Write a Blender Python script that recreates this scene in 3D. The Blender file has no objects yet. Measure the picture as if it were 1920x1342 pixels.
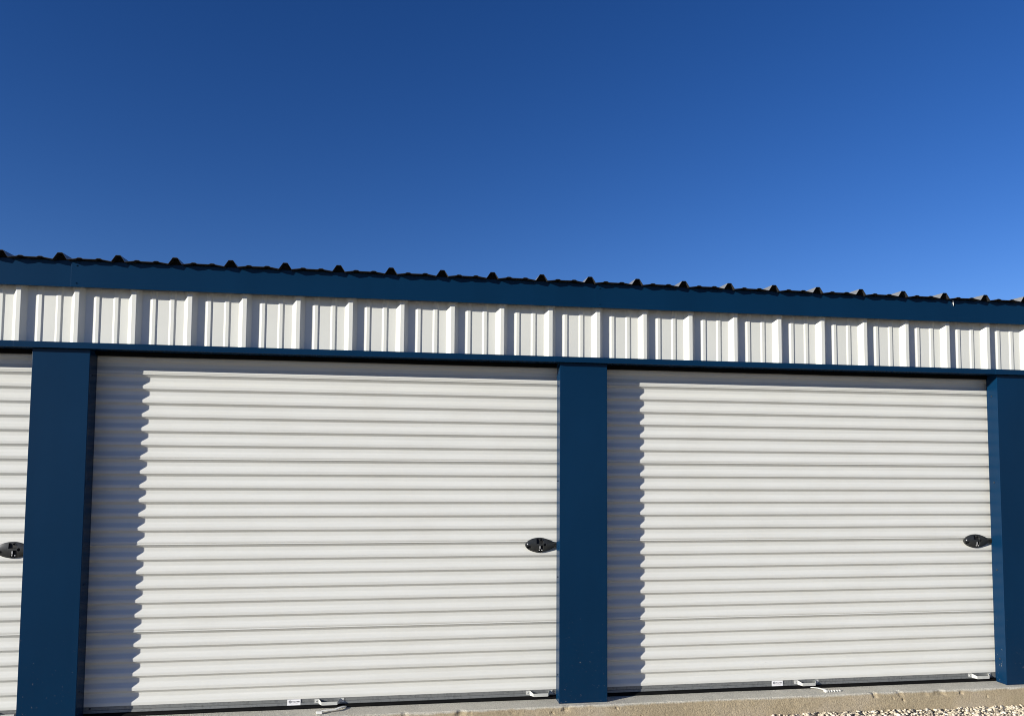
import bpy, bmesh, math, random
import numpy as np
from mathutils import Vector, Matrix, noise

random.seed(7)
rng = np.random.default_rng(7)
scene = bpy.context.scene
C = scene.collection
FT = 0.3048
R = math.radians

# ------------------------------------------------------------------ camera
cam_d = bpy.data.cameras.new('camera')
cam = bpy.data.objects.new('camera', cam_d)
C.objects.link(cam)
scene.camera = cam
cam_d.sensor_width = 36.0
cam_d.lens = 1450.0 / 1920.0 * 36.0
cam_d.shift_y = (783.3 - 671.0) / 1920.0
cam_d.clip_start = 0.05
cam_d.clip_end = 3000.0
yaw, pitch, roll = 0.1558, 0.0624, -0.0067
_r = Vector((math.cos(yaw), -math.sin(yaw), 0))
_f = Vector((math.sin(yaw), math.cos(yaw), 0))
_z = Vector((0, 0, 1))
_F = _f * math.cos(pitch) + _z * math.sin(pitch)
_U = -_f * math.sin(pitch) + _z * math.cos(pitch)
_R2 = _r * math.cos(roll) - _U * math.sin(roll)
_U2 = _r * math.sin(roll) + _U * math.cos(roll)
M = Matrix.Identity(4)
for i in range(3):
    M[i][0], M[i][1], M[i][2] = _R2[i], _U2[i], -_F[i]
M[0][3], M[1][3], M[2][3] = 2.0618, -4.6674, 1.4294
cam.matrix_world = M

# ------------------------------------------------------------------ sky, sun, exposure
SUN_TO = Vector((-2.10, -1.0, 0.65)).normalized()          # towards the sun
world = bpy.data.worlds.new('World')
scene.world = world
world.use_nodes = True
nt = world.node_tree
nt.nodes.clear()
sky = nt.nodes.new('ShaderNodeTexSky')
sky.sky_type = 'NISHITA'
sky.sun_disc = False
sky.sun_elevation = math.asin(SUN_TO.z)
sky.sun_rotation = math.atan2(SUN_TO.x, SUN_TO.y)
sky.altitude = 600
sky.air_density = 1.0
sky.dust_density = 0.05
sky.ozone_density = 3.0
gam = nt.nodes.new('ShaderNodeGamma')                      # clear, deep desert-blue sky
gam.inputs['Gamma'].default_value = 1.22
sat = nt.nodes.new('ShaderNodeHueSaturation')
sat.inputs['Saturation'].default_value = 1.235
hsv = nt.nodes.new('ShaderNodeMix')
hsv.data_type = 'RGBA'
hsv.blend_type = 'MULTIPLY'
hsv.inputs['Factor'].default_value = 1.0
hsv.inputs[7].default_value = (1.0, 0.80, 1.01, 1)
bg = nt.nodes.new('ShaderNodeBackground')
bg.inputs['Strength'].default_value = 0.057
wo = nt.nodes.new('ShaderNodeOutputWorld')
nt.links.new(sky.outputs[0], sat.inputs['Color'])
nt.links.new(sat.outputs[0], gam.inputs['Color'])
nt.links.new(gam.outputs[0], hsv.inputs[6])
nt.links.new(hsv.outputs[2], bg.inputs['Color'])
nt.links.new(bg.outputs[0], wo.inputs['Surface'])

sun_d = bpy.data.lights.new('sun', 'SUN')
sun_d.energy = 5.0
sun_d.angle = R(0.5)
sun_d.color = (1.0, 0.965, 0.88)
sun = bpy.data.objects.new('sun', sun_d)
sun.rotation_euler = (-SUN_TO).to_track_quat('-Z', 'Y').to_euler()
sun.location = (-12, -8, 8)
C.objects.link(sun)

scene.view_settings.view_transform = 'Standard'
scene.view_settings.look = 'None'
scene.view_settings.gamma = 1.0
scene.view_settings.exposure = 0.5
scene.cycles.filter_width = 1.0

# ------------------------------------------------------------------ helpers
def link(o, parent=None):
    C.objects.link(o)
    if parent is not None:
        o.parent = parent
    return o

def empty(name, loc=(0, 0, 0), parent=None):
    o = bpy.data.objects.new(name, None)
    o.empty_display_size = 0.1
    link(o, parent)
    o.location = loc
    return o

def mesh_obj(name, me, parent=None, loc=(0, 0, 0)):
    o = bpy.data.objects.new(name, me)
    link(o, parent)
    o.location = loc
    return o

def bm_mesh(name, bm, mats, smooth=False):
    me = bpy.data.meshes.new(name)
    bmesh.ops.recalc_face_normals(bm, faces=bm.faces)
    bm.to_mesh(me)
    bm.free()
    for m in (mats if isinstance(mats, (list, tuple)) else [mats]):
        me.materials.append(m)
    if smooth:
        for p in me.polygons:
            p.use_smooth = True
    return me

def add_box(bm, x0, x1, y0, y1, z0, z1, bevel=0.0, mat=0, segs=2):
    vs = [bm.verts.new((x, y, z)) for x in (x0, x1) for y in (y0, y1) for z in (z0, z1)]
    idx = ((0, 1, 3, 2), (4, 6, 7, 5), (0, 4, 5, 1), (2, 3, 7, 6), (0, 2, 6, 4), (1, 5, 7, 3))
    fs = [bm.faces.new([vs[i] for i in q]) for q in idx]
    for f in fs:
        f.material_index = mat
    if bevel > 0:
        bmesh.ops.recalc_face_normals(bm, faces=fs)
        es = list({e for f in fs for e in f.edges})
        r = bmesh.ops.bevel(bm, geom=es, offset=bevel, segments=segs, affect='EDGES', profile=0.6)
        for f in r['faces']:
            f.material_index = mat
    return fs

def add_prism_x(bm, prof, x0, x1, mat=0):
    """closed polygon prof [(y,z)] extruded along x"""
    a = [bm.verts.new((x0, y, z)) for y, z in prof]
    b = [bm.verts.new((x1, y, z)) for y, z in prof]
    n = len(prof)
    fs = [bm.faces.new(a), bm.faces.new(b[::-1])]
    for i in range(n):
        fs.append(bm.faces.new((a[i], a[(i + 1) % n], b[(i + 1) % n], b[i])))
    for f in fs:
        f.material_index = mat

def add_cyl(bm, center, axis, r0, r1, h, n=12, mat=0):
    axis = Vector(axis).normalized()
    q = Vector((0, 0, 1)).rotation_difference(axis)
    c = Vector(center)
    a, b = [], []
    for i in range(n):
        t = 2 * math.pi * i / n
        p = Vector((math.cos(t), math.sin(t), 0))
        a.append(bm.verts.new(c + q @ (p * r0)))
        b.append(bm.verts.new(c + q @ (p * r1 + Vector((0, 0, h)))))
    fs = [bm.faces.new(a[::-1]), bm.faces.new(b)]
    for i in range(n):
        fs.append(bm.faces.new((a[i], a[(i + 1) % n], b[(i + 1) % n], b[i])))
    for f in fs:
        f.material_index = mat

# ------------------------------------------------------------------ materials
def new_mat(name):
    m = bpy.data.materials.new(name)
    m.use_nodes = True
    t = m.node_tree
    return m, t, t.nodes['Principled BSDF']

def node(t, kind, **kw):
    n = t.nodes.new(kind)
    for k, v in kw.items():
        if k in n.inputs:
            n.inputs[k].default_value = v
        else:
            setattr(n, k, v)
    return n

def ramp(t, src, stops):
    r = t.nodes.new('ShaderNodeValToRGB')
    el = r.color_ramp.elements
    while len(el) < len(stops):
        el.new(0.5)
    for e, (p, c) in zip(el, stops):
        e.position = p
        e.color = (*c, 1) if len(c) == 3 else c
    t.links.new(src, r.inputs[0])
    return r

def painted(name, col, rough=0.35, var=0.08, bump=0.0, bump_scale=3.0, spec=0.5, dirt=None, stretch=(1, 1, 1), scale=2.0):
    m, t, b = new_mat(name)
    geo = node(t, 'ShaderNodeNewGeometry')
    mp = node(t, 'ShaderNodeMapping')
    mp.inputs['Scale'].default_value = stretch
    t.links.new(geo.outputs['Position'], mp.inputs['Vector'])
    n1 = node(t, 'ShaderNodeTexNoise', Scale=scale, Detail=6.0, Roughness=0.6)
    t.links.new(mp.outputs[0], n1.inputs['Vector'])
    lo = tuple(c * (1 - var) for c in col)
    hi = tuple(min(1, c * (1 + var)) for c in col)
    r = ramp(t, n1.outputs['Fac'], [(0.3, lo), (0.7, hi)])
    out = r.outputs[0]
    if dirt:
        dcol, dscale, thr, zlo, zhi = dirt
        n2 = node(t, 'ShaderNodeTexNoise', Scale=dscale, Detail=3.0, Roughness=0.7)
        t.links.new(geo.outputs['Position'], n2.inputs['Vector'])
        r2 = ramp(t, n2.outputs['Fac'], [(thr, (0, 0, 0)), (thr + 0.05, (1, 1, 1))])
        sx = node(t, 'ShaderNodeSeparateXYZ')
        t.links.new(geo.outputs['Position'], sx.inputs[0])
        mr = node(t, 'ShaderNodeMapRange')
        mr.inputs['From Min'].default_value = zlo
        mr.inputs['From Max'].default_value = zhi
        mr.inputs['To Min'].default_value = 0.8
        mr.inputs['To Max'].default_value = 0.0
        t.links.new(sx.outputs['Z'], mr.inputs['Value'])
        mu = node(t, 'ShaderNodeMath', operation='MULTIPLY')
        t.links.new(r2.outputs[0], mu.inputs[0])
        t.links.new(mr.outputs[0], mu.inputs[1])
        mx = node(t, 'ShaderNodeMix', data_type='RGBA')
        t.links.new(mu.outputs[0], mx.inputs['Factor'])
        t.links.new(out, mx.inputs[6])
        mx.inputs[7].default_value = (*dcol, 1)
        out = mx.outputs[2]
    t.links.new(out, b.inputs['Base Color'])
    b.inputs['Roughness'].default_value = rough
    b.inputs['Specular IOR Level'].default_value = spec
    if bump > 0:
        n3 = node(t, 'ShaderNodeTexNoise', Scale=bump_scale, Detail=2.0)
        t.links.new(mp.outputs[0], n3.inputs['Vector'])
        bp = node(t, 'ShaderNodeBump', Strength=1.0, Distance=bump)
        t.links.new(n3.outputs['Fac'], bp.inputs['Height'])
        t.links.new(bp.outputs[0], b.inputs['Normal'])
    return m

NAVY = (0.0018, 0.0215, 0.058)
m_navy = painted('navy_trim_paint', NAVY, rough=0.27, spec=0.15, var=0.10, bump=0.004, bump_scale=1.6,
                 dirt=((0.30, 0.27, 0.22), 55.0, 0.66, 0.0, 0.55), stretch=(1, 1, 0.4))
m_siding = painted('siding_white_paint', (0.645, 0.642, 0.585), rough=0.55, var=0.03, bump=0.0015, bump_scale=4.0)
m_roof = painted('galvalume_roof', (0.20, 0.20, 0.195), rough=0.4, var=0.08, scale=9.0)
m_under = painted('roof_panel_underside', (0.012, 0.011, 0.010), rough=0.8, var=0.2)
m_closure = painted('closure_foam_black', (0.006, 0.006, 0.006), rough=0.95, var=0.2)
m_void = painted('dark_interior', (0.01, 0.01, 0.01), rough=1.0, var=0.1)
m_rubber = painted('rubber_seal_black', (0.004, 0.004, 0.004), spec=0.12, rough=0.8, var=0.3, scale=20)
m_latch = painted('latch_black_plastic', (0.022, 0.023, 0.022), rough=0.38, var=0.25, scale=60)
m_latchdark = painted('latch_recess_black', (0.004, 0.004, 0.004), rough=0.7, var=0.1)
m_handle = painted('handle_pale_aluminium', (0.46, 0.46, 0.43), rough=0.45, var=0.1, scale=30)
m_steel = painted('plated_steel', (0.55, 0.55, 0.54), rough=0.35, var=0.1, scale=40)
m_screwdark = painted('screw_dark', (0.02, 0.025, 0.035), rough=0.5, var=0.1)
m_sticker = painted('sticker_white', (0.80, 0.79, 0.79), rough=0.5, var=0.02)
m_ink = painted('sticker_ink', (0.02, 0.02, 0.03), rough=0.6, var=0.02)
m_ink2 = painted('sticker_ink_faint', (0.42, 0.33, 0.33), rough=0.6, var=0.02)
m_strip = painted('strip_white_metal', (0.72, 0.71, 0.66), rough=0.5, var=0.08, scale=30)

def door_material():
    m, t, b = new_mat('door_white_paint')
    geo = node(t, 'ShaderNodeNewGeometry')
    mp = node(t, 'ShaderNodeMapping')
    mp.inputs['Scale'].default_value = (0.6, 1, 30)
    t.links.new(geo.outputs['Position'], mp.inputs['Vector'])
    n1 = node(t, 'ShaderNodeTexNoise', Scale=3.0, Detail=5.0, Roughness=0.6)
    t.links.new(mp.outputs[0], n1.inputs['Vector'])
    r = ramp(t, n1.outputs['Fac'], [(0.3, (0.605, 0.600, 0.555)), (0.7, (0.650, 0.645, 0.600))])
    n6 = node(t, 'ShaderNodeTexNoise', Scale=2.6, Detail=7.0, Roughness=0.65)
    t.links.new(geo.outputs['Position'], n6.inputs['Vector'])
    r6 = ramp(t, n6.outputs['Fac'], [(0.30, (0.965, 0.96, 0.95)), (0.55, (1.0, 1.0, 1.0))])
    m6 = node(t, 'ShaderNodeMix', data_type='RGBA', blend_type='MULTIPLY')
    m6.inputs['Factor'].default_value = 1.0
    t.links.new(r.outputs[0], m6.inputs[6])
    t.links.new(r6.outputs[0], m6.inputs[7])
    out = m6.outputs[2]
    # a few short dark scuffs, each at its own place on the paint
    nz = node(t, 'ShaderNodeTexNoise', Scale=70.0, Detail=2.0)
    t.links.new(geo.outputs['Position'], nz.inputs['Vector'])
    for (sx, sz, wx, wz) in ((4.495, 0.170, 0.030, 0.0022), (4.418, 0.171, 0.010, 0.0018), (3.815, 0.150, 0.0018, 0.010),
                             (1.915, 1.300, 0.004, 0.003), (5.05, 0.95, 0.020, 0.0012)):
        s = node(t, 'ShaderNodeVectorMath', operation='SUBTRACT')
        t.links.new(geo.outputs['Position'], s.inputs[0])
        s.inputs[1].default_value = (sx, 0.13, sz)
        ds = node(t, 'ShaderNodeVectorMath', operation='MULTIPLY')
        ds.inputs[1].default_value = (1 / wx, 0.0, 1 / wz)
        t.links.new(s.outputs[0], ds.inputs[0])
        ln = node(t, 'ShaderNodeVectorMath', operation='LENGTH')
        t.links.new(ds.outputs[0], ln.inputs[0])
        ad = node(t, 'ShaderNodeMath', operation='ADD')
        t.links.new(ln.outputs['Value'], ad.inputs[0])
        t.links.new(nz.outputs['Fac'], ad.inputs[1])
        rr = ramp(t, ad.outputs[0], [(0.0, (0.75, 0.75, 0.75)), (1.0, (0, 0, 0))])
        mx = node(t, 'ShaderNodeMix', data_type='RGBA')
        t.links.new(rr.outputs[0], mx.inputs['Factor'])
        t.links.new(out, mx.inputs[6])
        mx.inputs[7].default_value = (0.12, 0.11, 0.10, 1)
        out = mx.outputs[2]
    t.links.new(out, b.inputs['Base Color'])
    b.inputs['Roughness'].default_value = 0.42
    b.inputs['Specular IOR Level'].default_value = 0.4
    n3 = node(t, 'ShaderNodeTexNoise', Scale=2.2, Detail=2.0)
    mp2 = node(t, 'ShaderNodeMapping')
    mp2.inputs['Scale'].default_value = (1, 1, 6)
    t.links.new(geo.outputs['Position'], mp2.inputs['Vector'])
    t.links.new(mp2.outputs[0], n3.inputs['Vector'])
    bp = node(t, 'ShaderNodeBump', Strength=1.0, Distance=0.0015)
    t.links.new(n3.outputs['Fac'], bp.inputs['Height'])
    t.links.new(bp.outputs[0], b.inputs['Normal'])
    return m
m_door = door_material()

def galv_material():
    m, t, b = new_mat('galvanised_bar')
    geo = node(t, 'ShaderNodeNewGeometry')
    v = node(t, 'ShaderNodeTexVoronoi', Scale=90.0)
    t.links.new(geo.outputs['Position'], v.inputs['Vector'])
    n = node(t, 'ShaderNodeTexNoise', Scale=25.0, Detail=6.0)
    t.links.new(geo.outputs['Position'], n.inputs['Vector'])
    mx = node(t, 'ShaderNodeMath', operation='ADD')
    t.links.new(v.outputs['Color'], mx.inputs[0])
    t.links.new(n.outputs['Fac'], mx.inputs[1])
    r = ramp(t, mx.outputs[0], [(0.3, (0.12, 0.125, 0.125)), (1.0, (0.20, 0.205, 0.20))])
    t.links.new(r.outputs[0], b.inputs['Base Color'])
    b.inputs['Metallic'].default_value = 0.35
    b.inputs['Roughness'].default_value = 0.5
    return m
m_galv = galv_material()

def concrete_material(name, top, face):
    m, t, b = new_mat(name)
    geo = node(t, 'ShaderNodeNewGeometry')
    pos = geo.outputs['Position']
    n1 = node(t, 'ShaderNodeTexNoise', Scale=3.5, Detail=8.0, Roughness=0.65)
    n2 = node(t, 'ShaderNodeTexNoise', Scale=120.0, Detail=4.0, Roughness=0.7)
    n4 = node(t, 'ShaderNodeTexNoise', Scale=1.7, Detail=4.0, Roughness=0.55)
    for n in (n1, n2, n4):
        t.links.new(pos, n.inputs['Vector'])
    r1 = ramp(t, n1.outputs['Fac'], [(0.3, tuple(c * 0.82 for c in top)), (0.72, tuple(c * 1.12 for c in top))])
    r2 = ramp(t, n4.outputs['Fac'], [(0.32, tuple(c * 0.80 for c in face)), (0.5, face), (0.70, (face[0] * 1.1, face[1] * 1.14, face[2] * 1.3))])
    # the formed front face is soil stained, the trowelled top is grey: split by height with a ragged line
    sx = node(t, 'ShaderNodeSeparateXYZ')
    t.links.new(pos, sx.inputs[0])
    n5 = node(t, 'ShaderNodeTexNoise', Scale=9.0, Detail=8.0, Roughness=0.7)
    t.links.new(pos, n5.inputs['Vector'])
    ma = node(t, 'ShaderNodeMath', operation='MULTIPLY_ADD')
    t.links.new(n5.outputs['Fac'], ma.inputs[0])
    ma.inputs[1].default_value = 0.040
    t.links.new(sx.outputs['Z'], ma.inputs[2])
    rz = ramp(t, ma.outputs[0], [(0.004, (1, 1, 1)), (0.016, (0, 0, 0))])
    mx = node(t, 'ShaderNodeMix', data_type='RGBA')
    t.links.new(rz.outputs[0], mx.inputs['Factor'])
    t.links.new(r1.outputs[0], mx.inputs[6])
    t.links.new(r2.outputs[0], mx.inputs[7])
    r3 = ramp(t, n2.outputs['Fac'], [(0.3, (0.62, 0.62, 0.62)), (0.6, (1.1, 1.1, 1.1))])
    mm = node(t, 'ShaderNodeMix', data_type='RGBA', blend_type='MULTIPLY')
    mm.inputs['Factor'].default_value = 0.95
    t.links.new(mx.outputs[2], mm.inputs[6])
    t.links.new(r3.outputs[0], mm.inputs[7])
    t.links.new(mm.outputs[2], b.inputs['Base Color'])
    b.inputs['Roughness'].default_value = 0.92
    b.inputs['Specular IOR Level'].default_value = 0.2
    bp = node(t, 'ShaderNodeBump', Strength=1.0, Distance=0.006)
    t.links.new(n2.outputs['Fac'], bp.inputs['Height'])
    t.links.new(bp.outputs[0], b.inputs['Normal'])
    return m
m_conc = concrete_material('slab_concrete', (0.56, 0.53, 0.45), (0.41, 0.335, 0.22))

def stone_material():
    m, t, b = new_mat('gravel_stone')
    at = node(t, 'ShaderNodeAttribute', attribute_name='shade')
    r = ramp(t, at.outputs['Fac'], [(0.0, (0.09, 0.08, 0.07)), (0.08, (0.25, 0.215, 0.17)), (0.3, (0.53, 0.45, 0.32)),
                                    (0.65, (0.64, 0.55, 0.41)), (1.0, (0.77, 0.70, 0.57))])
    geo = node(t, 'ShaderNodeNewGeometry')
    n = node(t, 'ShaderNodeTexNoise', Scale=90.0, Detail=4.0)
    t.links.new(geo.outputs['Position'], n.inputs['Vector'])
    r2 = ramp(t, n.outputs['Fac'], [(0.3, (0.75, 0.75, 0.75)), (0.7, (1.1, 1.1, 1.1))])
    mm = node(t, 'ShaderNodeMix', data_type='RGBA', blend_type='MULTIPLY')
    mm.inputs['Factor'].default_value = 1.0
    t.links.new(r.outputs[0], mm.inputs[6])
    t.links.new(r2.outputs[0], mm.inputs[7])
    t.links.new(mm.outputs[2], b.inputs['Base Color'])
    b.inputs['Roughness'].default_value = 0.9
    return m
m_stone = stone_material()

def ground_material():
    m, t, b = new_mat('ground_gravel')
    geo = node(t, 'ShaderNodeNewGeometry')
    v = node(t, 'ShaderNodeTexVoronoi', Scale=45.0)
    t.links.new(geo.outputs['Position'], v.inputs['Vector'])
    hs = node(t, 'ShaderNodeSeparateColor')
    t.links.new(v.outputs['Color'], hs.inputs[0])
    r = ramp(t, hs.outputs[0], [(0.0, (0.14, 0.12, 0.10)), (0.3, (0.24, 0.205, 0.15)), (1.0, (0.35, 0.305, 0.23))])
    n = node(t, 'ShaderNodeTexNoise', Scale=0.6, Detail=5.0)
    t.links.new(geo.outputs['Position'], n.inputs['Vector'])
    r2 = ramp(t, n.outputs['Fac'], [(0.3, (0.85, 0.85, 0.85)), (0.7, (1.05, 1.05, 1.05))])
    mm = node(t, 'ShaderNodeMix', data_type='RGBA', blend_type='MULTIPLY')
    mm.inputs['Factor'].default_value = 1.0
    t.links.new(r.outputs[0], mm.inputs[6])
    t.links.new(r2.outputs[0], mm.inputs[7])
    t.links.new(mm.outputs[2], b.inputs['Base Color'])
    b.inputs['Roughness'].default_value = 0.95
    bp = node(t, 'ShaderNodeBump', Strength=1.0, Distance=0.02)
    bp.invert = True
    t.links.new(v.outputs['Distance'], bp.inputs['Height'])
    t.links.new(bp.outputs[0], b.inputs['Normal'])
    return m
m_ground = ground_material()

# ------------------------------------------------------------------ dimensions (metres)
ZG = -0.132                    # gravel bed
X_END0, X_END1 = -2.99, 9.77   # building ends
DEPTH = 6.0
PW = 0.3015
PILLAR_X = [-2.955, 0.0726, 3.0950, 6.1385, 9.170]
Y_RET = 0.090                  # jamb return depth
Y_RIDGE, Y_VALLEY = 0.1200, 0.1370
Z_HB, Z_HT = 2.074, 2.1075     # header trim
Z_FB, Z_FT = 2.4225, 2.570     # eave fascia
Z_ROOF = 2.572

# ------------------------------------------------------------------ ground and slab
bm = bmesh.new()
s = 900.0
vs = [bm.verts.new(p) for p in ((-s, -s, ZG), (s, -s, ZG), (s, s, ZG), (-s, s, ZG))]
bm.faces.new(vs)
g = mesh_obj('ground', bm_mesh('ground', bm, m_ground))
g['kind'] = 'structure'

def slab_mesh():
    xs = np.arange(X_END0 - 0.06, X_END1 + 0.06, 0.012)
    # profile from the back of the top to below ground; the last top rows and the arris are dense
    prof = [(DEPTH + 0.05, 0.0), (0.30, 0.0), (0.10, 0.0), (0.05, 0.0), (0.02, 0.0), (0.0, 0.0), (-0.012, 0.0), (-0.024, 0.0), (-0.034, -0.0002),
            (-0.0395, -0.0012), (-0.0415, -0.005), (-0.043, -0.014), (-0.0445, -0.026), (-0.046, -0.038), (-0.047, -0.052),
            (-0.048, -0.066), (-0.049, -0.080), (-0.050, -0.095), (-0.051, -0.13), (-0.052, -0.30)]
    nx, npf = len(xs), len(prof)
    V = np.zeros((nx, npf, 3))
    for i, x in enumerate(xs):
        wob = 0.006 * noise.noise(Vector((x * 0.9, 3.1, 0.0))) + 0.003 * noise.noise(Vector((x * 4.0, 7.7, 0)))
        for j, (y, z) in enumerate(prof):
            p = Vector((x, y * 1.0, z))
            dy = dz = 0.0
            if 4 < j < npf:
                k = min(1.0, (j - 4) / 4.0)
                rough = 0.0012 * noise.noise(p * 30.0) + 0.0007 * noise.noise(p * 95.0)
                chip = max(0.0, noise.noise(Vector((x * 17.0, 1.3, z * 14.0))) - 0.34) * 0.030 if 7 <= j <= 12 else 0.0
                pit = max(0.0, noise.noise(Vector((x * 30.0, 5.3, z * 34.0))) - 0.58) * 0.06 if j > 11 else 0.0
                dy = wob * k + rough * k + chip + pit
                dz = -chip * 0.35 + 0.0012 * noise.noise(p * 60.0) * k
            elif j >= 2:
                dz = 0.0008 * noise.noise(p * 30.0)
            V[i, j] = (x, y + dy, z + dz)
    faces = []
    for i in range(nx - 1):
        for j in range(npf - 1):
            a = i * npf + j
            faces.append((a, a + 1, a + npf + 1, a + npf))
    me = bpy.data.meshes.new('concrete_slab')
    me.from_pydata(V.reshape(-1, 3).tolist(), [], faces)
    me.materials.append(m_conc)
    me.update()
    bm = bmesh.new(); bm.from_mesh(me)
    bmesh.ops.recalc_face_normals(bm, faces=bm.faces)
    if sum(f.normal.z for f in bm.faces) < 0:
        bmesh.ops.reverse_faces(bm, faces=bm.faces)
    bm.to_mesh(me); bm.free()
    return me
slab = mesh_obj('concrete_slab', slab_mesh())
slab['kind'] = 'structure'

# ------------------------------------------------------------------ the building
B = empty('storage_building', (3.25, 0.0, 0.0))
BX = 3.25
B['label'] = 'white metal self storage building with navy trim and three roll-up doors'
B['category'] = 'building'
def bpart(name, me, loc=(0, 0, 0)):
    return mesh_obj(name, me, B, (loc[0] - BX, loc[1], loc[2]))

# plain end and rear walls keep the inside dark
bm = bmesh.new()
add_box(bm, X_END0, X_END0 + 0.04, 0.21, DEPTH, 0.003, Z_ROOF - 0.02)
bpart('end_wall', bm_mesh('end_wall', bm, m_siding))
bm = bmesh.new()
add_box(bm, X_END1 - 0.04, X_END1, 0.21, DEPTH, 0.003, Z_ROOF - 0.02)
bpart('end_wall', bm_mesh('end_wall', bm, m_siding))
bm = bmesh.new()
add_box(bm, X_END0 + 0.042, X_END1 - 0.042, DEPTH - 0.04, DEPTH - 0.002, 0.003, Z_ROOF + 0.25)
bpart('rear_wall', bm_mesh('rear_wall', bm, m_siding))
bm = bmesh.new()
add_box(bm, X_END0 + 0.042, X_END1 - 0.042, 0.40, 0.42, 0.003, Z_ROOF - 0.03)
bpart('inner_lining', bm_mesh('inner_lining', bm, m_void))

# ---- ribbed panel profile: major rib every foot, two minor ribs between
def rib_profile(x_from, n_ribs):
    """(x, h) points; rib top right edge at x_from + k*FT"""
    pts = []
    for k in range(n_ribs):
        c = x_from + k * FT - 0.0125
        for mc in (c - 2 * FT / 3, c - FT / 3):
            pts += [(mc - 0.0185, 0.0), (mc - 0.0095, 0.0052), (mc + 0.0095, 0.0052), (mc + 0.0185, 0.0)]
        pts += [(c - 0.0365, 0.0), (c - 0.0125, 0.0318), (c + 0.0125, 0.0318), (c + 0.0365, 0.0)]
    return pts

def round_profile(pts, r=0.0022):
    out = []
    for i, p in enumerate(pts):
        p = Vector(p)
        if i == 0 or i == len(pts) - 1:
            out.append(tuple(p)); continue
        a, b = Vector(pts[i - 1]), Vector(pts[i + 1])
        d1, d2 = (a - p), (b - p)
        l1, l2 = min(r, d1.length * 0.4), min(r, d2.length * 0.4)
        q1, q2 = p + d1.normalized() * l1, p + d2.normalized() * l2
        out += [tuple(q1), tuple((q1 + q2) * 0.25 + p * 0.5), tuple(q2)]
    return out

def siding_panel_mesh():
    prof = [(-0.0125 + 0.0365 - FT + 0.0, 0.0)] + rib_profile(0.0, 3)
    prof = [(prof[0][0], 0.0)] + prof[1:]
    prof = round_profile(prof)
    zs = np.linspace(2.085, 2.56, 9)
    bm = bmesh.new()
    grid = []
    for z in zs:
        grid.append([bm.verts.new((x, 0.0318 - h + 0.0006 * noise.noise(Vector((x * 6, z * 5, 2.0))), z)) for x, h in prof])
    for a, b in zip(grid[:-1], grid[1:]):
        for i in range(len(prof) - 1):
            bm.faces.new((a[i], a[i + 1], b[i + 1], b[i]))
    me = bm_mesh('siding_panel', bm, m_siding)
    return me
sp = siding_panel_mesh()
k = -9
while k * FT < X_END1 - 0.6:
    bpart('siding_panel', sp, (k * FT, 0, 0))
    k += 3

# ---- roof: ribbed sheets that overhang the fascia, black closure foam behind the edge
ROOF = empty('roof', (0, 0, 0), B)
SLOPE = 0.018
Y_EDGE = -0.070
XR = -0.084 + 0.0125
def roof_profile():
    # the sheet edge dips beside each major rib and rides up over the minor ribs
    pts = [(-0.0125 + 0.0365 - FT, 0.0)] + rib_profile(0.0, 3)
    out = []
    for i, (x, h) in enumerate(pts):
        d = abs((x + 0.0125 + FT / 2) % FT - FT / 2)
        if d < 0.05 and h == 0:
            h = -0.0055
        elif 0 < h < 0.01:
            h = 0.0068
        elif h == 0:
            h = 0.0012
        out.append((x, h))
    return out
def roof_panel_mesh():
    prof = roof_profile()
    prof = round_profile(prof, 0.003)
    ys = [Y_EDGE, 0.0, 0.15, 0.6, 2.0, DEPTH + 0.05]
    bm = bmesh.new()
    def sheet(off, mat):
        grid = []
        for y in ys:
            grid.append([bm.verts.new((x, y, Z_ROOF + SLOPE * (y - Y_EDGE) + h + off +
                        (0.0016 * noise.noise(Vector((x * 9, y * 3, 5.0))) if off > -1 else 0))) for x, h in prof])
        for a, b in zip(grid[:-1], grid[1:]):
            for i in range(len(prof) - 1):
                f = bm.faces.new((a[i], a[i + 1], b[i + 1], b[i])); f.material_index = mat
        return grid
    top = sheet(0.0012, 0)
    bot = sheet(-0.0012, 1)
    for i in range(len(prof) - 1):
        f = bm.faces.new((top[0][i], top[0][i + 1], bot[0][i + 1], bot[0][i])); f.material_index = 1
    me = bpy.data.meshes.new('roof_panel')
    bm.to_mesh(me); bm.free()
    me.materials.append(m_roof); me.materials.append(m_under)
    return me
def closure_mesh():
    prof = roof_profile()
    bm = bmesh.new()
    y0, y1 = -0.022, 0.02
    rows = []
    for y, f in ((y0, 1), (y1, 1)):
        up = [bm.verts.new((x, y, Z_ROOF + SLOPE * (y - Y_EDGE) + h - 0.003)) for x, h in prof]
        lo = [bm.verts.new((x, y, Z_ROOF - 0.02)) for x, h in prof]
        rows.append((up, lo))
    for i in range(len(prof) - 1):
        for up, lo in rows:
            bm.faces.new((lo[i], lo[i + 1], up[i + 1], up[i]))
        bm.faces.new((rows[0][0][i], rows[0][0][i + 1], rows[1][0][i + 1], rows[1][0][i]))
    return bm_mesh('closure_strip', bm, m_closure)
rp = roof_panel_mesh()
cl = closure_mesh()
k = -9
while k * FT < X_END1 - 0.3:
    mesh_obj('roof_panel', rp, ROOF, (k * FT + XR - BX, 0, 0.0004 * ((k // 3) % 2)))
    mesh_obj('closure_strip', cl, ROOF, (k * FT + XR - BX, 0, 0))
    k += 3

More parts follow.
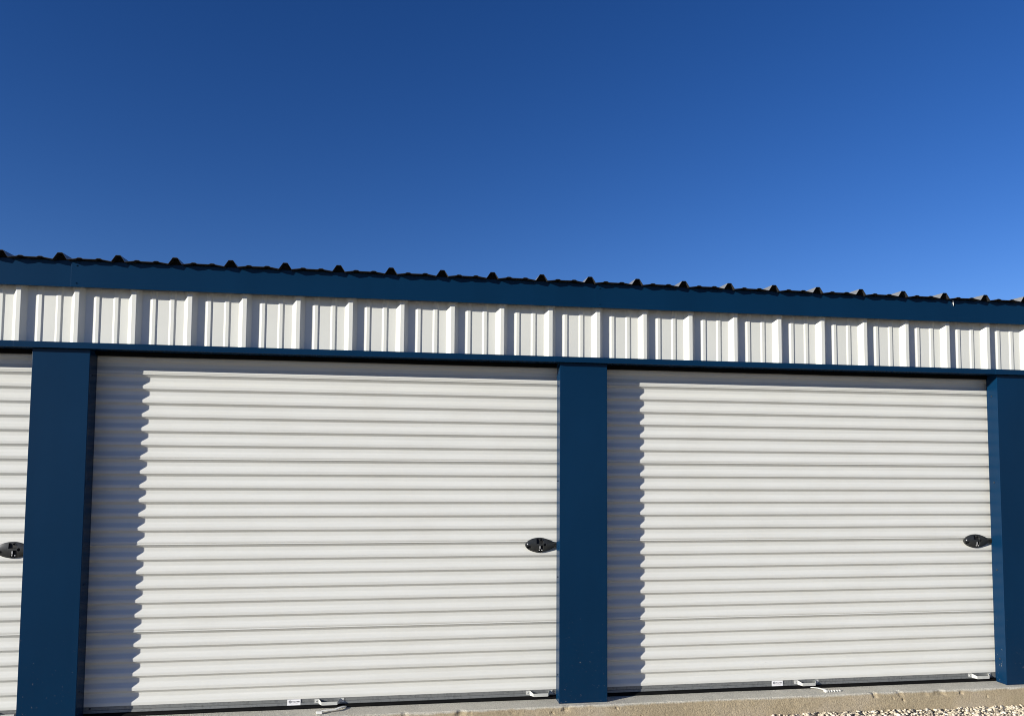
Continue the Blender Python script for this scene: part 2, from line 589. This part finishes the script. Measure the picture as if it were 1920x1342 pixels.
# ---- eave fascia in ten foot lengths with lapped joints
def screw_mesh(mat, r=0.0045, name='screw'):
    bm = bmesh.new()
    add_cyl(bm, (0, 0, 0), (0, -1, 0), r * 1.5, r * 1.4, 0.0015, 12)
    add_cyl(bm, (0, -0.0015, 0), (0, -1, 0), r, r * 0.85, 0.0035, 6)
    return bm_mesh(name, bm, mat)
sc_navy = screw_mesh(m_navy, 0.0035)
sc_dark = screw_mesh(m_screwdark, 0.004)
sc_white = screw_mesh(m_steel, 0.0025)

def fascia_mesh(w, off):
    y = -0.030
    prof = [(y, Z_FT), (y, Z_FB + 0.004), (y - 0.0025, Z_FB + 0.001), (y - 0.0025, Z_FB - 0.002), (y + 0.001, Z_FB - 0.002),
            (0.030, Z_FB + 0.006), (0.030, Z_FB + 0.0085), (y + 0.003, Z_FB + 0.003), (y + 0.0014, Z_FB + 0.006), (y + 0.0014, Z_FT)]
    nx = 40
    bm = bmesh.new()
    rings = []
    for i in range(nx + 2):
        x = 0.0 if i == 0 else 0.004 + (w - 0.004) * (i - 1) / nx
        ring = []
        for (yy, zz) in prof:
            d = 0.0009 * noise.noise(Vector((x * 1.6 + off * 9, zz * 5, 1.0))) * min(1, 4 * x, 4 * (w - x)) - 0.0030 * (1 - x / w) + max(0.0, 1 - x / 0.004) * 0.0004 if yy < 0 else 0
            ring.append(bm.verts.new((x, yy + d, zz)))
        rings.append(ring)
    n = len(prof)
    for a, b in zip(rings[:-1], rings[1:]):
        for i in range(n):
            bm.faces.new((a[i], a[(i + 1) % n], b[(i + 1) % n], b[i]))
    bm.faces.new(rings[0]); bm.faces.new(rings[-1][::-1])
    return bm_mesh('fascia_board', bm, m_navy)
seams = [X_END0 - 0.02, 0.267, 3.3076, 6.352, X_END1 + 0.02]
for i in range(4):
    a, b = seams[i], seams[i + 1]
    lap = 0.085 if i < 3 else 0.0
    f = bpart('fascia_board', fascia_mesh(b - a + lap, i), (a, 0, 0))
    if 0 < i < 4:
        for z in (2.543, 2.443):
            mesh_obj('screw', sc_navy, f, (0.030, -0.0322, z))
# stray bright scrap of foil caught under the roof edge
bm = bmesh.new()
pts = [(0, 0.0), (0.004, 0.001), (0.0075, -0.004), (0.0085, -0.018), (0.0055, -0.034), (0.003, -0.020), (0.001, -0.008)]
a = [bm.verts.new((x, 0.002 * math.sin(z * 200), z)) for x, z in pts]
b = [bm.verts.new((x, 0.0025 + 0.002 * math.sin(z * 200), z)) for x, z in pts]
bm.faces.new(a); bm.faces.new(b[::-1])
for i in range(len(pts)):
    bm.faces.new((a[i], a[(i + 1) % len(pts)], b[(i + 1) % len(pts)], b[i]))
bpart('foil_tab', bm_mesh('foil_tab', bm, m_strip), (5.791, -0.0375, 2.562))

# ---- header trim above the doors
def header_mesh(w, off):
    y = -0.030
    prof = [(y, Z_HT), (y, Z_HB), (0.012, Z_HB + 0.001), (0.104, Z_HB + 0.004), (0.104, Z_HB + 0.012), (0.075, Z_HB + 0.016), (0.028, Z_HT - 0.010), (0.028, Z_HT + 0.004)]
    nx = 30
    bm = bmesh.new()
    rings = []
    for i in range(nx + 2):
        x = 0.0 if i == 0 else 0.004 + (w - 0.004) * (i - 1) / nx
        rings.append([bm.verts.new((x, yy + (0.0007 * noise.noise(Vector((x * 2.2 + off * 7, zz * 7, 4.0))) * min(1, 4 * x, 4 * (w - x)) - 0.0030 * (1 - x / w) + max(0.0, 1 - x / 0.004) * 0.0004 if yy < 0 else 0), zz - 0.0006 * (1 - x / w))) for yy, zz in prof])
    n = len(prof)
    for a, b in zip(rings[:-1], rings[1:]):
        for i in range(n):
            bm.faces.new((a[i], a[(i + 1) % n], b[(i + 1) % n], b[i]))
    bm.faces.new(rings[0]); bm.faces.new(rings[-1][::-1])
    return bm_mesh('header_trim', bm, m_navy)
hs = [X_END0 - 0.002, -0.015, 3.050, 6.10, X_END1 + 0.002]
for i in range(4):
    bpart('header_trim', header_mesh(hs[i + 1] - hs[i] + (0.03 if i < 3 else 0), i), (hs[i], 0, 0))
bm = bmesh.new()
add_box(bm, X_END0 + 0.043, X_END1 - 0.043, 0.150, 0.39, 2.13, 2.15)
bpart('door_hood', bm_mesh('door_hood', bm, m_void))

# black brush seal hanging behind the header over each door
for i in range(4):
    bm = bmesh.new()
    a, b = PILLAR_X[i] + PW + 0.001, PILLAR_X[i + 1] - 0.001
    nx = 60
    rows = []
    for q in range(nx + 1):
        x = a + (b - a) * q / nx
        dz = 0.002 * noise.noise(Vector((x * 2.0, i, 0.0)))
        rows.append([bm.verts.new((x, y, z)) for y, z in ((0.086, 2.0765), (0.086, 2.052 + dz), (0.093, 2.051 + dz), (0.093, 2.0765))])
    for r0, r1 in zip(rows[:-1], rows[1:]):
        for j in range(4):
            bm.faces.new((r0[j], r0[(j + 1) % 4], r1[(j + 1) % 4], r1[j]))
    bm.faces.new(rows[0]); bm.faces.new(rows[-1][::-1])
    bpart('header_seal', bm_mesh('header_seal', bm, m_rubber))

# ---- pillars between the doors
def pillar_mesh():
    bm = bmesh.new()
    add_box(bm, 0, PW, 0.0, Y_RET, 0.0, Z_HB + 0.0005, bevel=0.0022, segs=2)
    add_box(bm, 0.0385, PW - 0.0385, Y_RET - 0.004, 0.205, 0.002, Z_HB + 0.05)
    add_box(bm, 0.0195, 0.0255, Y_RET - 0.003, 0.1185, 0.002, Z_HB + 0.02)
    add_box(bm, PW - 0.006, PW - 0.0012, Y_RET - 0.003, 0.1185, 0.002, Z_HB + 0.02)
    bmesh.ops.subdivide_edges(bm, edges=[e for e in bm.edges if abs((e.verts[0].co - e.verts[1].co).z) > 1.5], cuts=14, use_grid_fill=True)
    return bm_mesh('pillar', bm, m_navy)
pm = pillar_mesh()
for px in PILLAR_X:
    p = bpart('pillar', pm, (px, 0, 0.001))
    for z in (0.16, 0.75, 1.34, 1.93):
        for side in (0, 1):
            s_ = mesh_obj('screw', sc_dark, p, (0.0 if side == 0 else PW, 0.052, z))
            s_.rotation_euler = (0, 0, -math.pi / 2 if side == 0 else math.pi / 2)
# outer corner strips close the ends of the front
for x0, x1 in ((X_END0, PILLAR_X[0] - 0.001), (PILLAR_X[-1] + PW + 0.001, X_END1)):
    bm = bmesh.new()
    add_box(bm, x0, x1, 0.004, 0.205, 0.002, Z_HB + 0.03, bevel=0.002)
    bpart('corner_trim', bm_mesh('corner_trim', bm, m_navy))

# ---- roll-up doors
PITCH, LOCK = 0.0820, 0.0032
def slat_mesh(w, seam, seed):
    h = PITCH + (LOCK if seam else 0.0)
    yr, yv = Y_RIDGE, Y_VALLEY
    # from the bottom up: flat ridge, slope back, valley, short undercut to the next ridge
    e = LOCK if seam else 0.0
    p = [(yr + 0.0012, 0.0), (yr, 0.0175 + e), (yv, 0.0425 + e), (yv, 0.0668 + e), (yr + 0.0012, h)]
    out = [p[0]]
    if seam:   # rolled lock seam: a small lip standing proud with a groove over it
        out += [(yr - 0.0006, 0.0006), (yr - 0.0008, 0.0052), (yr + 0.0018, 0.0056), (yr + 0.0018, 0.0068), (yr + 0.0006, 0.0074)]
    def arc(i, r):
        q = Vector(p[i]); d1 = (Vector(p[i - 1]) - q); d2 = (Vector(p[i + 1]) - q)
        q1 = q + d1.normalized() * min(r, d1.length * .45); q2 = q + d2.normalized() * min(r, d2.length * .45)
        return [tuple((1 - t) ** 2 * q1 + 2 * t * (1 - t) * q + t * t * q2) for t in (0, 0.25, 0.5, 0.75, 1)]
    for i in (1, 2, 3):
        out += arc(i, 0.0055 if i < 3 else 0.0022)
    out += [(yr + 0.0012, h)]
    nx = 28
    bm = bmesh.new()
    rows = []
    for y, z in out:
        row = []
        for i in range(nx + 1):
            x = w * i / nx
            edge = (z / h) * (1 - z / h) * 4
            row.append(bm.verts.new((x, y + 0.0011 * noise.noise(Vector((x * 1.3, z * 6, seed * 3.7))) * edge, z)))
        rows.append(row)
    for a, b in zip(rows[:-1], rows[1:]):
        for i in range(nx):
            bm.faces.new((a[i], a[i + 1], b[i + 1], b[i]))
    me = bm_mesh('slat', bm, m_door, smooth=True)
    # the curtain faces -y
    if sum(pp.normal.y for pp in me.polygons) > 0:
        me.flip_normals()
    return me

def bar_mesh(w):
    bm = bmesh.new()
    nx = 24
    prof = [(0.1320, 0.0555), (0.1255, 0.0555), (0.1245, 0.0540), (0.1245, 0.0355), (0.1265, 0.0345), (0.1265, 0.0335), (0.1225, 0.0325), (0.1210, 0.0200), (0.1215, 0.0180), (0.1450, 0.0180), (0.1450, 0.0555)]
    rings = []
    for i in range(nx + 1):
        x = w * i / nx
        sag = 0.0012 * noise.noise(Vector((x * 1.1, 0.3, w * 9)))
        rings.append([bm.verts.new((x, y, z + sag)) for y, z in prof])
    n = len(prof)
    for a, b in zip(rings[:-1], rings[1:]):
        for i in range(n):
            bm.faces.new((a[i], a[(i + 1) % n], b[(i + 1) % n], b[i]))
    bm.faces.new(rings[0]); bm.faces.new(rings[-1][::-1])
    return bm_mesh('bottom_bar', bm, m_galv)

def seal_mesh(w):
    bm = bmesh.new()
    nx = 60
    rings = []
    for i in range(nx + 1):
        x = w * i / nx
        b = 0.004 * noise.noise(Vector((x * 1.7, 2.0, w * 5))) + 0.003 * noise.noise(Vector((x * 4.1, 8.0, w)))
        prof = [(0.128, 0.0175), (0.112 + b, 0.0150), (0.104 + b, 0.0085), (0.103 + b, 0.0015), (0.150, 0.0015), (0.150, 0.0175)]
        rings.append([bm.verts.new((x, y, z)) for y, z in prof])
    n = 6
    for a, b in zip(rings[:-1], rings[1:]):
        for i in range(n):
            bm.faces.new((a[i], a[(i + 1) % n], b[(i + 1) % n], b[i]))
    bm.faces.new(rings[0]); bm.faces.new(rings[-1][::-1])
    return bm_mesh('bottom_seal', bm, m_rubber, smooth=True)

def latch_mesh():
    """pointed oval cover with recesses, local origin at its centre, facing -y; slide bolt to the right"""
    bm = bmesh.new()
    L0, L1, H = -0.094, 0.092, 0.0455
    NX, NZ = 84, 44
    def half(x):
        if x < 0:
            t = min(1, -x / -L0); v = (1 - t ** 2.3) ** 0.62
        else:
            t = min(1, x / L1); v = 1 - 0.71 * t ** 1.75
        return H * v
    def box(x, z, x0, x1, z0, z1):
        return x0 < x < x1 and z0 < z < z1
    def height(x, z, v):
        h = 0.015 * (1 - 0.60 * v * v) * (0.55 + 0.45 * math.cos(max(-1, min(1, x / 0.105)) * 1.35))
        dark = 0
        if box(x, z, -0.021, 0.019, 0.0100, 0.037) and not (box(x, z, -0.004, 0.002, 0.028, 0.05) or box(x, z, 0.011, 0.05, 0.025, 0.05)):
            h -= 0.010; dark = 1
        if box(x, z, 0.002, 0.019, -0.025, -0.004):
            h -= 0.010; dark = 1
        if box(x, z, -0.012, 0.017, -0.041, -0.0275):
            h -= 0.009; dark = 1
        if (x - 0.031) ** 2 + (z - 0.002) ** 2 < 0.0078 ** 2:
            h -= 0.009; dark = 1
        if ((x + 0.068) / 0.016) ** 2 + ((z + 0.013) / 0.0075) ** 2 < 1:
            h -= 0.010; dark = 1
        return h, dark
    G = {}
    dk = {}
    for i in range(NX + 1):
        x = L0 + (L1 - L0) * i / NX
        hw = half(x)
        for j in range(NZ + 1):
            v = -1 + 2 * j / NZ
            z = hw * v
            h, d = height(x, z, v)
            G[i, j] = bm.verts.new((x, -h, z)); dk[i, j] = d
    for i in range(NX):
        for j in range(NZ):
            q = (G[i, j], G[i + 1, j], G[i + 1, j + 1], G[i, j + 1])
            try:
                f = bm.faces.new(q)
                f.material_index = 1 if (dk[i, j] + dk[i + 1, j] + dk[i + 1, j + 1] + dk[i, j + 1]) >= 3 else 0
            except ValueError:
                pass
    # skirt down to the door
    ring = [(i, 0) for i in range(NX + 1)] + [(NX, j) for j in range(1, NZ + 1)] + [(i, NZ) for i in range(NX - 1, -1, -1)] + [(0, j) for j in range(NZ - 1, 0, -1)]
    low = [bm.verts.new((G[r].co.x, 0.004, G[r].co.z)) for r in ring]
    for a in range(len(ring)):
        b = (a + 1) % len(ring)
        f = bm.faces.new((G[ring[a]], low[a], low[b], G[ring[b]])); f.material_index = 0
    bmesh.ops.remove_doubles(bm, verts=bm.verts, dist=1e-5)
    # pins and bolt, plus a pale steel stud added as the cover's left glint
    add_cyl(bm, (-0.005, -0.004, -0.031), (0, -1, 0), 0.0038, 0.0030, 0.008, 10, 2)
    add_cyl(bm, (0.0115, -0.004, -0.031), (0, -1, 0), 0.0038, 0.0030, 0.008, 10, 2)
    add_box(bm, -0.0045, 0.0005, -0.0150, -0.004, -0.0225, -0.0060, mat=2)
    add_cyl(bm, (-0.079, -0.0085, 0.006), (-0.25, -1, 0.25), 0.0058, 0.0034, 0.0045, 12, 2)
    add_cyl(bm, (-0.002, -0.006, 0.033), (0, -1, 0), 0.003, 0.003, 0.009, 8, 3)
    add_cyl(bm, (0.0135, -0.006, 0.031), (0, -1, 0), 0.0025, 0.0025, 0.009, 8, 3)
    add_box(bm, 0.078, 0.150, -0.010, 0.002, -0.011, 0.0125, bevel=0.0012, mat=1, segs=1)
    add_box(bm, 0.082, 0.118, -0.0125, -0.0095, 0.006, 0.0135, bevel=0.0006, mat=3, segs=1)
    me = bm_mesh('latch', bm, [m_latch, m_latchdark, m_steel, m_latch])
    return me

def handle_mesh():
    """flat strap bent into a lift handle: two screwed feet, two sloping legs, a grip across"""
    path = [(-0.086, 0.0), (-0.062, 0.0), (-0.044, -0.030), (0.048, -0.030), (0.062, 0.0), (0.086, 0.0)]
    bm = bmesh.new()
    th = 0.0022
    rings = []
    for i, (x, y) in enumerate(path):
        drop = 0.002 if i in (2, 3) else 0.0
        lo, hi = (-0.0155, 0.0135) if i not in (2, 3) else (-0.0135, 0.0035)
        n = Vector((0, -1, 0))
        rings.append([bm.verts.new((x, y, lo - drop)), bm.verts.new((x, y, hi - drop)), bm.verts.new((x, y - th, hi - drop)), bm.verts.new((x, y - th, lo - drop))])
    for a, b in zip(rings[:-1], rings[1:]):
        for i in range(4):
            bm.faces.new((a[i], a[(i + 1) % 4], b[(i + 1) % 4], b[i]))
    bm.faces.new(rings[0]); bm.faces.new(rings[-1][::-1])
    # turned-in shelf under the grip
    add_box(bm, -0.042, 0.046, -0.032, -0.018, -0.0172, -0.0155)
    for sx in (-0.075, 0.075):
        add_cyl(bm, (sx, -th, 0.0), (0, -1, 0), 0.0052, 0.0046, 0.0022, 12, 1)
        add_cyl(bm, (sx, -th - 0.0022, 0.0), (0, -1, 0), 0.0022, 0.0018, 0.0004, 8, 2)
    return bm_mesh('lift_handle', bm, [m_handle, m_steel, m_screwdark])

def text_into(bm, body, size, loc, mat, shear=0.0, offset=0.0):
    cu = bpy.data.curves.new('lettering', 'FONT')
    cu.body = body; cu.size = size; cu.shear = shear; cu.offset = offset
    cu.align_x = 'LEFT'
    o = bpy.data.objects.new('lettering', cu)
    C.objects.link(o)
    bpy.context.view_layer.update()
    dg = bpy.context.evaluated_depsgraph_get()
    me = bpy.data.meshes.new_from_object(o.evaluated_get(dg))
    n0 = len(bm.faces)
    me.transform(Matrix.Translation(loc) @ Matrix.Rotation(math.pi / 2, 4, 'X'))
    bm.from_mesh(me)
    bm.faces.ensure_lookup_table()
    for f in bm.faces[n0:]:
        f.material_index = mat
    bpy.data.meshes.remove(me)
    bpy.data.objects.remove(o)
    bpy.data.curves.remove(cu)

def sticker_mesh():
    bm = bmesh.new()
    add_box(bm, 0, 0.076, -0.0004, 0.0004, 0, 0.034)
    # ring emblem
    n = 28
    cx, cz = 0.0165, 0.0205
    for (ro, ri) in ((0.0082, 0.0056),):
        a = [bm.verts.new((cx + ro * math.cos(2 * math.pi * i / n), -0.0009, cz + ro * math.sin(2 * math.pi * i / n))) for i in range(n)]
        b = [bm.verts.new((cx + ri * math.cos(2 * math.pi * i / n), -0.0009, cz + ri * math.sin(2 * math.pi * i / n))) for i in range(n)]
        for i in range(n):
            f = bm.faces.new((a[i], a[(i + 1) % n], b[(i + 1) % n], b[i])); f.material_index = 1
    for (x0, x1, z0, z1) in ((-0.0028, -0.0010, -0.0035, 0.0038), (0.0010, 0.0028, -0.0035, 0.0038), (-0.0010, 0.0010, -0.0008, 0.0010)):
        f = bm.faces.new([bm.verts.new((cx + x, -0.0009, cz + z)) for x, z in ((x0, z0), (x1, z0), (x1, z1), (x0, z1))]); f.material_index = 1
    text_into(bm, 'Trac-Rite', 0.0112, (0.0275, -0.0009, 0.0170), 1, shear=0.15, offset=0.00025)
    xq = 0.0225
    for wq in (0.0050, 0.0032, 0.0060, 0.0042, 0.0070, 0.0036):
        f = bm.faces.new([bm.verts.new((xq + x, -0.0009, 0.0075 + z)) for x, z in ((0, 0), (wq, 0), (wq, 0.0022), (0, 0.0022))]); f.material_index = 2
        xq += wq + 0.0016
    return bm_mesh('sticker', bm, [m_sticker, m_ink, m_ink2])

latch_me, handle_me, sticker_me = latch_mesh(), handle_mesh(), sticker_mesh()
Z_BOTTOM = 0.0545
N_SLATS = 26
labels = ['white roll-up door cut off at the left edge, left of the leftmost blue pillar',
          'wide white roll-up door between the leftmost and middle blue pillars',
          'white roll-up door between the middle and rightmost blue pillars', None]
for bay in range(4):
    x0 = PILLAR_X[bay] + PW - 0.036
    x1 = PILLAR_X[bay + 1] + 0.036
    w = x1 - x0
    D = empty('roll_up_door', (x0 - BX, 0, 0), B)
    if labels[bay]:
        D['label'] = labels[bay]
    plain = [slat_mesh(w, False, bay * 10 + q) for q in range(4)]
    seamm = slat_mesh(w, True, bay * 10 + 9)
    z = Z_BOTTOM
    for i in range(N_SLATS):
        seam = (i % 6 == 5)
        o = mesh_obj('slat', seamm if seam else plain[(i * 7 + i // 4) % 4], D, (0, 0, z))
        z += PITCH + (LOCK if seam else 0)
        if z > 2.16:
            break
    mesh_obj('bottom_bar', bar_mesh(w - 0.003), D, (0.0015, 0, 0))
    mesh_obj('bottom_seal', seal_mesh(w - 0.004), D, (0.002, 0, 0))
    xr = PILLAR_X[bay + 1]
    mesh_obj('latch', latch_me, D, (xr - 0.100 - x0, Y_RIDGE - 0.002, 0.941))
    mesh_obj('lift_handle', handle_me, D, (xr - 0.0905 - 0.006 - x0, 0.1240, 0.0375))
    mesh_obj('lift_handle', handle_me, D, (xr - 1.365 - x0, 0.1240, 0.0375))
    mesh_obj('sticker', sticker_me, D, (xr - 1.607 - x0, 0.1206, 0.0195))
    for sx in (0.066, w - 0.052):
        mesh_obj('screw', sc_dark, D, (sx, 0.1238, 0.044))

# ------------------------------------------------------------------ loose strips lying on the slab edge
def tape_along(bm, path, width, th, mat=0):
    """flat strap following 3-D points; width direction given per point"""
    rings = []
    for (p, wdir) in path:
        p = Vector(p); wv = Vector(wdir).normalized() * width * 0.5
        up = Vector((0, 0, th))
        rings.append([bm.verts.new(p - wv), bm.verts.new(p + wv), bm.verts.new(p + wv + up), bm.verts.new(p - wv + up)])
    for a, b in zip(rings[:-1], rings[1:]):
        for i in range(4):
            f = bm.faces.new((a[i], a[(i + 1) % 4], b[(i + 1) % 4], b[i])); f.material_index = mat
    bm.faces.new(rings[0]); bm.faces.new(rings[-1][::-1])

# right door: thin arm out from under the seal, ending in a slotted piece
t1 = empty('slotted_strip', (4.79, 0.05, 0.0))
t1['label'] = 'small white slotted metal strip on the concrete edge, right of the middle blue pillar'
t1['category'] = 'metal strip'
bm = bmesh.new()
tape_along(bm, [((0.0, 0.068, 0.004), (1, 0.7, 0)), ((0.035, 0.022, 0.010), (1, 0.7, 0)), ((0.062, -0.020, 0.010), (1, 0.7, 0))], 0.013, 0.003)
mesh_obj('arm', bm_mesh('arm', bm, m_strip), t1)
bm = bmesh.new()
add_box(bm, 0.046, 0.060, -0.050, -0.024, 0.0015, 0.016, bevel=0.001, segs=1)
for q in range(5):
    xq = 0.066 + 0.020 * q
    add_box(bm, xq + 0.006, xq + 0.0095, -0.048 + q * 0.002, -0.034 + q * 0.002, 0.0015, 0.013 - 0.0008 * q)
add_box(bm, 0.058, 0.160, -0.0345, -0.0315, 0.0012, 0.0045)
mesh_obj('slotted_end', bm_mesh('slotted_end', bm, m_strip), t1)

# left door: bent strap reaching over the slab edge
t2 = empty('bent_strap', (1.80, 0.05, 0.0))
t2['label'] = 'bent pale metal strap on the concrete edge, left of the middle blue pillar'
t2['category'] = 'metal strip'
bm = bmesh.new()
tape_along(bm, [((0.035, 0.075, 0.003), (0.8, -0.6, 0)), ((-0.005, 0.012, 0.012), (0.8, -0.6, 0)), ((-0.030, -0.020, 0.012), (0.6, -0.8, 0)),
                ((-0.075, -0.030, 0.012), (0.2, -1, 0)), ((-0.105, -0.034, 0.010), (0.2, -1, 0))], 0.020, 0.003)
mesh_obj('strap', bm_mesh('strap', bm, m_strip), t2)
bm = bmesh.new()
add_box(bm, -0.135, -0.100, -0.062, -0.040, 0.0015, 0.015, bevel=0.002, segs=1)
mesh_obj('end_block', bm_mesh('end_block', bm, m_strip), t2)

# ------------------------------------------------------------------ gravel stones along the slab
def gravel():
    base = bmesh.new()
    bmesh.ops.create_icosphere(base, subdivisions=1, radius=1.0)
    bv = np.array([v.co[:] for v in base.verts])
    bf = np.array([[v.index for v in f.verts] for f in base.faces])
    base.free()
    # 24 lumpy variants
    variants = []
    for q in range(24):
        d = 1 + 0.32 * rng.standard_normal(len(bv))[:, None].clip(-1, 1)
        variants.append(bv * d)
    XA, XB, YA, YB = -3.0, 9.4, -1.30, -0.040
    pos, rad = [], []
    def scatter(n, r0, r1, ya, yb, zl, xa=XA, xb=XB):
        x = rng.uniform(xa, xb, n); y = rng.uniform(ya, yb, n)
        r = rng.uniform(r0, r1, n) * (0.75 + 0.5 * rng.random(n))
        pos.append(np.stack([x, y, ZG + zl * rng.uniform(0.3, 1.0, n)], 1)); rad.append(r)
    scatter(12000, 0.006, 0.013, -0.45, YB, 0.014)
    scatter(11000, 0.006, 0.013, -0.45, YB, 0.024, 3.0, 8.5)
    scatter(9000, 0.010, 0.017, YA, -0.42, 0.016)
    scatter(220, 0.016, 0.026, YA, -0.06, 0.016)
    P = np.concatenate(pos); r = np.concatenate(rad)
    # the bed banks up unevenly against the slab
    bank = np.array([0.012 * noise.noise(Vector((p[0] * 1.1, p[1] * 2.0, 0.4))) + 0.006 * noise.noise(Vector((p[0] * 5, p[1] * 5, 2))) for p in P])
    P[:, 2] += bank
    P[:, 1] = np.minimum(P[:, 1], -0.052 - r * 0.6)
    n = len(P)
    ang = rng.uniform(0, 2 * np.pi, (n, 3))
    ca, sa = np.cos(ang), np.sin(ang)
    Rz = np.zeros((n, 3, 3)); Rz[:, 0, 0] = ca[:, 0]; Rz[:, 0, 1] = -sa[:, 0]; Rz[:, 1, 0] = sa[:, 0]; Rz[:, 1, 1] = ca[:, 0]; Rz[:, 2, 2] = 1
    tilt = ang[:, 1] * 0.12
    Rx = np.zeros((n, 3, 3)); Rx[:, 0, 0] = 1; Rx[:, 1, 1] = np.cos(tilt); Rx[:, 1, 2] = -np.sin(tilt); Rx[:, 2, 1] = np.sin(tilt); Rx[:, 2, 2] = np.cos(tilt)
    vi = rng.integers(0, 24, n)
    VV = np.stack(variants)[vi]
    sc = np.stack([rng.uniform(0.9, 1.45, n), rng.uniform(0.7, 1.1, n), rng.uniform(0.5, 0.85, n)], 1)
    VV = VV * (sc * r[:, None])[:, None, :]
    VV = np.einsum('nij,nvj->nvi', np.einsum('nij,njk->nik', Rz, Rx), VV) + P[:, None, :]
    nv = len(bv)
    F = (bf[None] + (np.arange(n) * nv)[:, None, None]).reshape(-1, 3)
    me = bpy.data.meshes.new('gravel')
    me.vertices.add(n * nv)
    me.vertices.foreach_set('co', VV.reshape(-1).astype(np.float32))
    me.loops.add(len(F) * 3)
    me.loops.foreach_set('vertex_index', F.reshape(-1).astype(np.int32))
    me.polygons.add(len(F))
    me.polygons.foreach_set('loop_start', (np.arange(len(F)) * 3).astype(np.int32))
    me.update(calc_edges=True)
    at = me.attributes.new('shade', 'FLOAT', 'POINT')
    sh = np.repeat(rng.random(n), nv).astype(np.float32)
    at.data.foreach_set('value', sh)
    me.materials.append(m_stone)
    o = mesh_obj('gravel', me)
    o['kind'] = 'stuff'
    o['label'] = 'loose beige crushed gravel along the concrete slab'
    o['category'] = 'gravel'
gravel()
